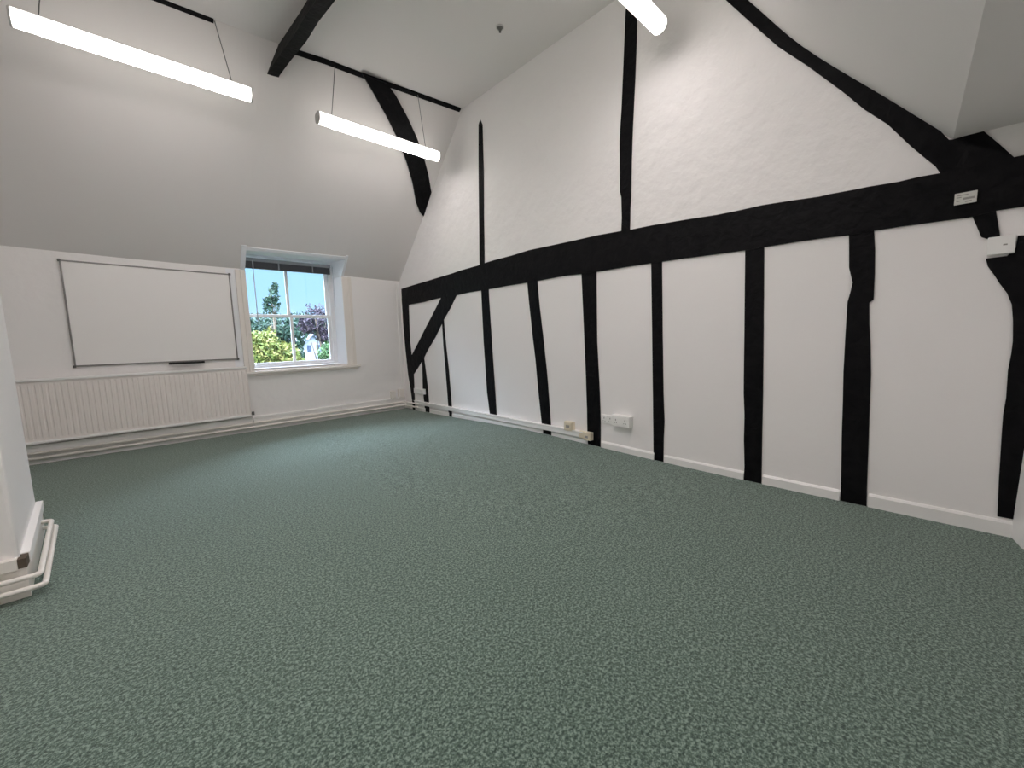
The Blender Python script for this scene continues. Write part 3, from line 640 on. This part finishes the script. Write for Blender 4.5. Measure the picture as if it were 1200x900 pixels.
# ------------------------------------------------------------------ outside the window
GZ = -3.3
def foliage(bm, c, rad, n, size, seed, hollow=.55):
    rnd = random.Random(seed)
    for _ in range(n):
        while True:
            v = Vector((rnd.uniform(-1, 1), rnd.uniform(-1, 1), rnd.uniform(-1, 1)))
            if hollow < v.length < 1: break
        k = 1+.18*math.sin(5*v.x+seed)*math.cos(4*v.z+seed*2)
        p = Vector(c)+Vector((v.x*rad[0]*k, v.y*rad[1]*k, v.z*rad[2]*k))
        d = Vector((rnd.gauss(0, 1), rnd.gauss(0, 1), rnd.gauss(0, 1)))+v*.8; d.normalize()
        u = d.orthogonal().normalized(); u = (Matrix.Rotation(rnd.uniform(0, 6.28), 3, d) @ u); w = d.cross(u)
        s = size*rnd.uniform(.6, 1.3)
        q = [bm.verts.new(p+u*s), bm.verts.new(p+w*s*.45+d*s*.12), bm.verts.new(p-u*s), bm.verts.new(p-w*s*.45+d*s*.12)]
        bm.faces.new(q)
def tree(name, label, cat, base, crowns, n, size, mat, trunk_r, seed, group=None):
    r = thing(name, label, cat, base, group)
    bm = bmesh.new()
    for k, (c, rad) in enumerate(crowns): foliage(bm, c, rad, n, size, seed+k)
    _wp('foliage', bm, mat, r, {})
    bm = bmesh.new(); top = max(c[0][2] for c in crowns); c0 = crowns[0][0]
    bm_tube(bm, [base, (base[0]*.4+c0[0]*.6, base[1]*.4+c0[1]*.6, base[2]*.4+c0[2]*.6), (c0[0], c0[1], top)], [trunk_r, trunk_r*.7, trunk_r*.25], 10)
    for k, (c, rad) in enumerate(crowns): 
        bm_tube(bm, [(c0[0], c0[1], base[2]*.35+c0[2]*.65), tuple(c)], [trunk_r*.4, trunk_r*.12], 7)
    _wp('trunk', bm, 'bark', r, {'smooth': True})
    return r
tree('ornamental_tree', 'yellow-green leafy tree close outside the window, lower left', 'tree', (-.9, 5.1, GZ),
     [((-1.05, 5.1, .85), (.45, .55, .72)), ((-.62, 5.0, .62), (.46, .55, .70)), ((-1.35, 5.1, .85), (.35, .5, .72)), ((-.42, 5.0, .35), (.34, .5, .62)), ((-.9, 5.1, -.4), (.75, .7, .8))], 1500, .062, 'leaf_yellow', .09, 3)
tree('purple_tree', 'purple-leaved tree outside, behind the right half of the window', 'tree', (2.45, 10, GZ),
     [((1.80, 10, 2.1), (.36, .5, .58)), ((2.2, 10.1, 1.95), (.40, .5, .62)), ((1.45, 10, 1.85), (.28, .4, .32)), ((2.15, 10, 1.45), (.38, .5, .35)), ((2.5, 10.1, 1.4), (.35, .4, .5))], 520, .062, 'leaf_purple', .08, 11)
tree('young_tree', 'tall thin green tree rising against the sky in the window', 'tree', (1.3, 14, GZ),
     [((1.33, 14, 2.85), (.30, .3, .45)), ((1.42, 14, 3.35), (.20, .2, .40)), ((1.16, 14, 3.0), (.18, .2, .28)), ((1.5, 14, 3.7), (.10, .1, .22))], 120, .10, 'leaf_dark', .06, 21)
tree('round_shrub', 'green shrub outside at the lower right of the window', 'shrub', (1.5, 8, GZ),
     [((1.5, 8, .75), (.34, .4, .42)), ((1.45, 8, -.2), (.5, .5, .8))], 700, .07, 'leaf_green', .05, 31)
for k, (x, z, w, h) in enumerate(((1.05, 1.45, .8, .68), (1.75, 1.6, .7, .75), (2.55, 1.5, .62, .7), (5.35, 2.1, .55, .6))):
    tree('hedge_tree', ('dark green tree in the belt beyond the yellow tree, leftmost in the window', 'dark green tree in the belt behind the yellow tree, left of the glazing bar', 'dark green tree in the belt, just right of the glazing bar', 'dark green tree in the belt behind the purple tree')[k], 'tree', (x, 18 if k == 3 else 16, GZ),
         [((x, 18 if k == 3 else 16, z), (w, .7, h)), ((x+.05, 18 if k == 3 else 16, z-1.3), (w*.9, .7, 1.3))], 800, .12, 'leaf_dark', .1, 41+k*3, 'belt of dark trees')
for k, x in enumerate((7.5, 10.5, 13.2, 16.0, 19.0, 22.0)):
    tree('distant_tree', ('far tree on the skyline, first from the left of the window', 'far tree on the skyline below the thin tree', 'far tree on the skyline left of the glazing bar', 'far tree on the skyline right of the glazing bar', 'far tree on the skyline left of the purple tree', 'far tree on the skyline behind the purple tree')[k], 'tree', (x, 60, GZ),
         [((x, 60, 3.6+.3*(k % 2)), (1.9, 1.5, 2.0)), ((x+.7, 60, 1.0), (2.2, 1.5, 2.6))], 420, .34, 'leaf_dark', .3, 71+k, 'trees on the skyline')
# pale gabled house
hs = thing('house', 'pale gabled house between the yellow tree and the purple tree', 'house', (4.15, 18, GZ))
bm = bmesh.new(); bm_prism(bm, [(3.62, 18, GZ), (4.66, 18, GZ), (4.66, 18, 1.12), (4.14, 18, 1.62), (3.62, 18, 1.12)], (0, 4, 0)); _wp('wall', bm, 'house_wall', hs, {})
for sgn in (-1, 1):
    bm = bmesh.new(); x0 = 4.14; bm_hex(bm, [(x0, 17.85, 1.63), (x0+sgn*.62, 17.85, 1.03), (x0+sgn*.62, 22.1, 1.03), (x0, 22.1, 1.63)], [(x0, 17.85, 1.70), (x0+sgn*.62, 17.85, 1.10), (x0+sgn*.62, 22.1, 1.10), (x0, 22.1, 1.70)]); _wp('roof', bm, 'house_roof', hs, {})
for x, z in ((3.82, .72), (4.30, .72), (3.82, -.2), (4.30, -.2)):
    bm = bmesh.new(); bm_box(bm, (x, 17.97, z), (x+.2, 18.02, z+.36)); _wp('window', bm, 'house_glass', hs, {})
# ground out there
struct(box_obj('ground', (-40, .6, GZ-.1), (60, 90, GZ), 'grass'))
# wall of the house below the window, down to the ground
struct(box_obj('wall_outside', (-5.4, .28, GZ), (.3, .34, .7), 'house_wall'))

# ------------------------------------------------------------------ sky, sun, camera
w = bpy.data.worlds.new('sky'); S.world = w; w.use_nodes = True; t = w.node_tree
bg = t.nodes['Background']; tc = t.nodes.new('ShaderNodeTexCoord'); sx = t.nodes.new('ShaderNodeSeparateXYZ'); cr = t.nodes.new('ShaderNodeValToRGB')
t.links.new(tc.outputs['Generated'], sx.inputs[0]); t.links.new(sx.outputs['Z'], cr.inputs['Fac']); t.links.new(cr.outputs['Color'], bg.inputs['Color'])
e = cr.color_ramp.elements; e[0].position = .0; e[0].color = srgb(190, 226, 255); e[1].position = .30; e[1].color = srgb(158, 212, 255)
k_ = e.new(.10); k_.color = srgb(165, 215, 255)
k2_ = e.new(.5); k2_.color = (15, 18, 22, 1)
bg.inputs['Strength'].default_value = .62
sd_ = bpy.data.lights.new('sun', 'SUN'); sd_.energy = 1.8; sd_.angle = math.radians(3); sd_.color = (1, .96, .88)
so = bpy.data.objects.new('sun', sd_); COL.objects.link(so)
so.rotation_euler = Vector((.75, .45, -.75)).to_track_quat('-Z', 'Y').to_euler()

cam = bpy.data.cameras.new('camera'); cam.sensor_width = 36; cam.lens = 36*480.463/1200; cam.clip_start = .02; cam.clip_end = 300
co = bpy.data.objects.new('camera', cam); COL.objects.link(co)
yaw, pit, rol = math.radians(42.98440638), math.radians(6.48641294), math.radians(-1.60085409)
f = Vector((math.sin(yaw)*math.cos(pit), math.cos(yaw)*math.cos(pit), -math.sin(pit)))
r0 = Vector((math.cos(yaw), -math.sin(yaw), 0)); u0 = r0.cross(f)
r1 = r0*math.cos(rol)+u0*math.sin(rol); u1 = u0*math.cos(rol)-r0*math.sin(rol)
mw = Matrix((r1, u1, -f)).transposed().to_4x4(); mw.translation = Vector((-3.55, -6.589, 1.2)); co.matrix_world = mw
S.camera = co
S.view_settings.view_transform = 'Standard'; S.view_settings.look = 'None'; S.view_settings.gamma = 1
S.view_settings.use_curve_mapping = False; S.view_settings.exposure = 1.16
S.cycles.max_bounces = 10; S.cycles.diffuse_bounces = 8
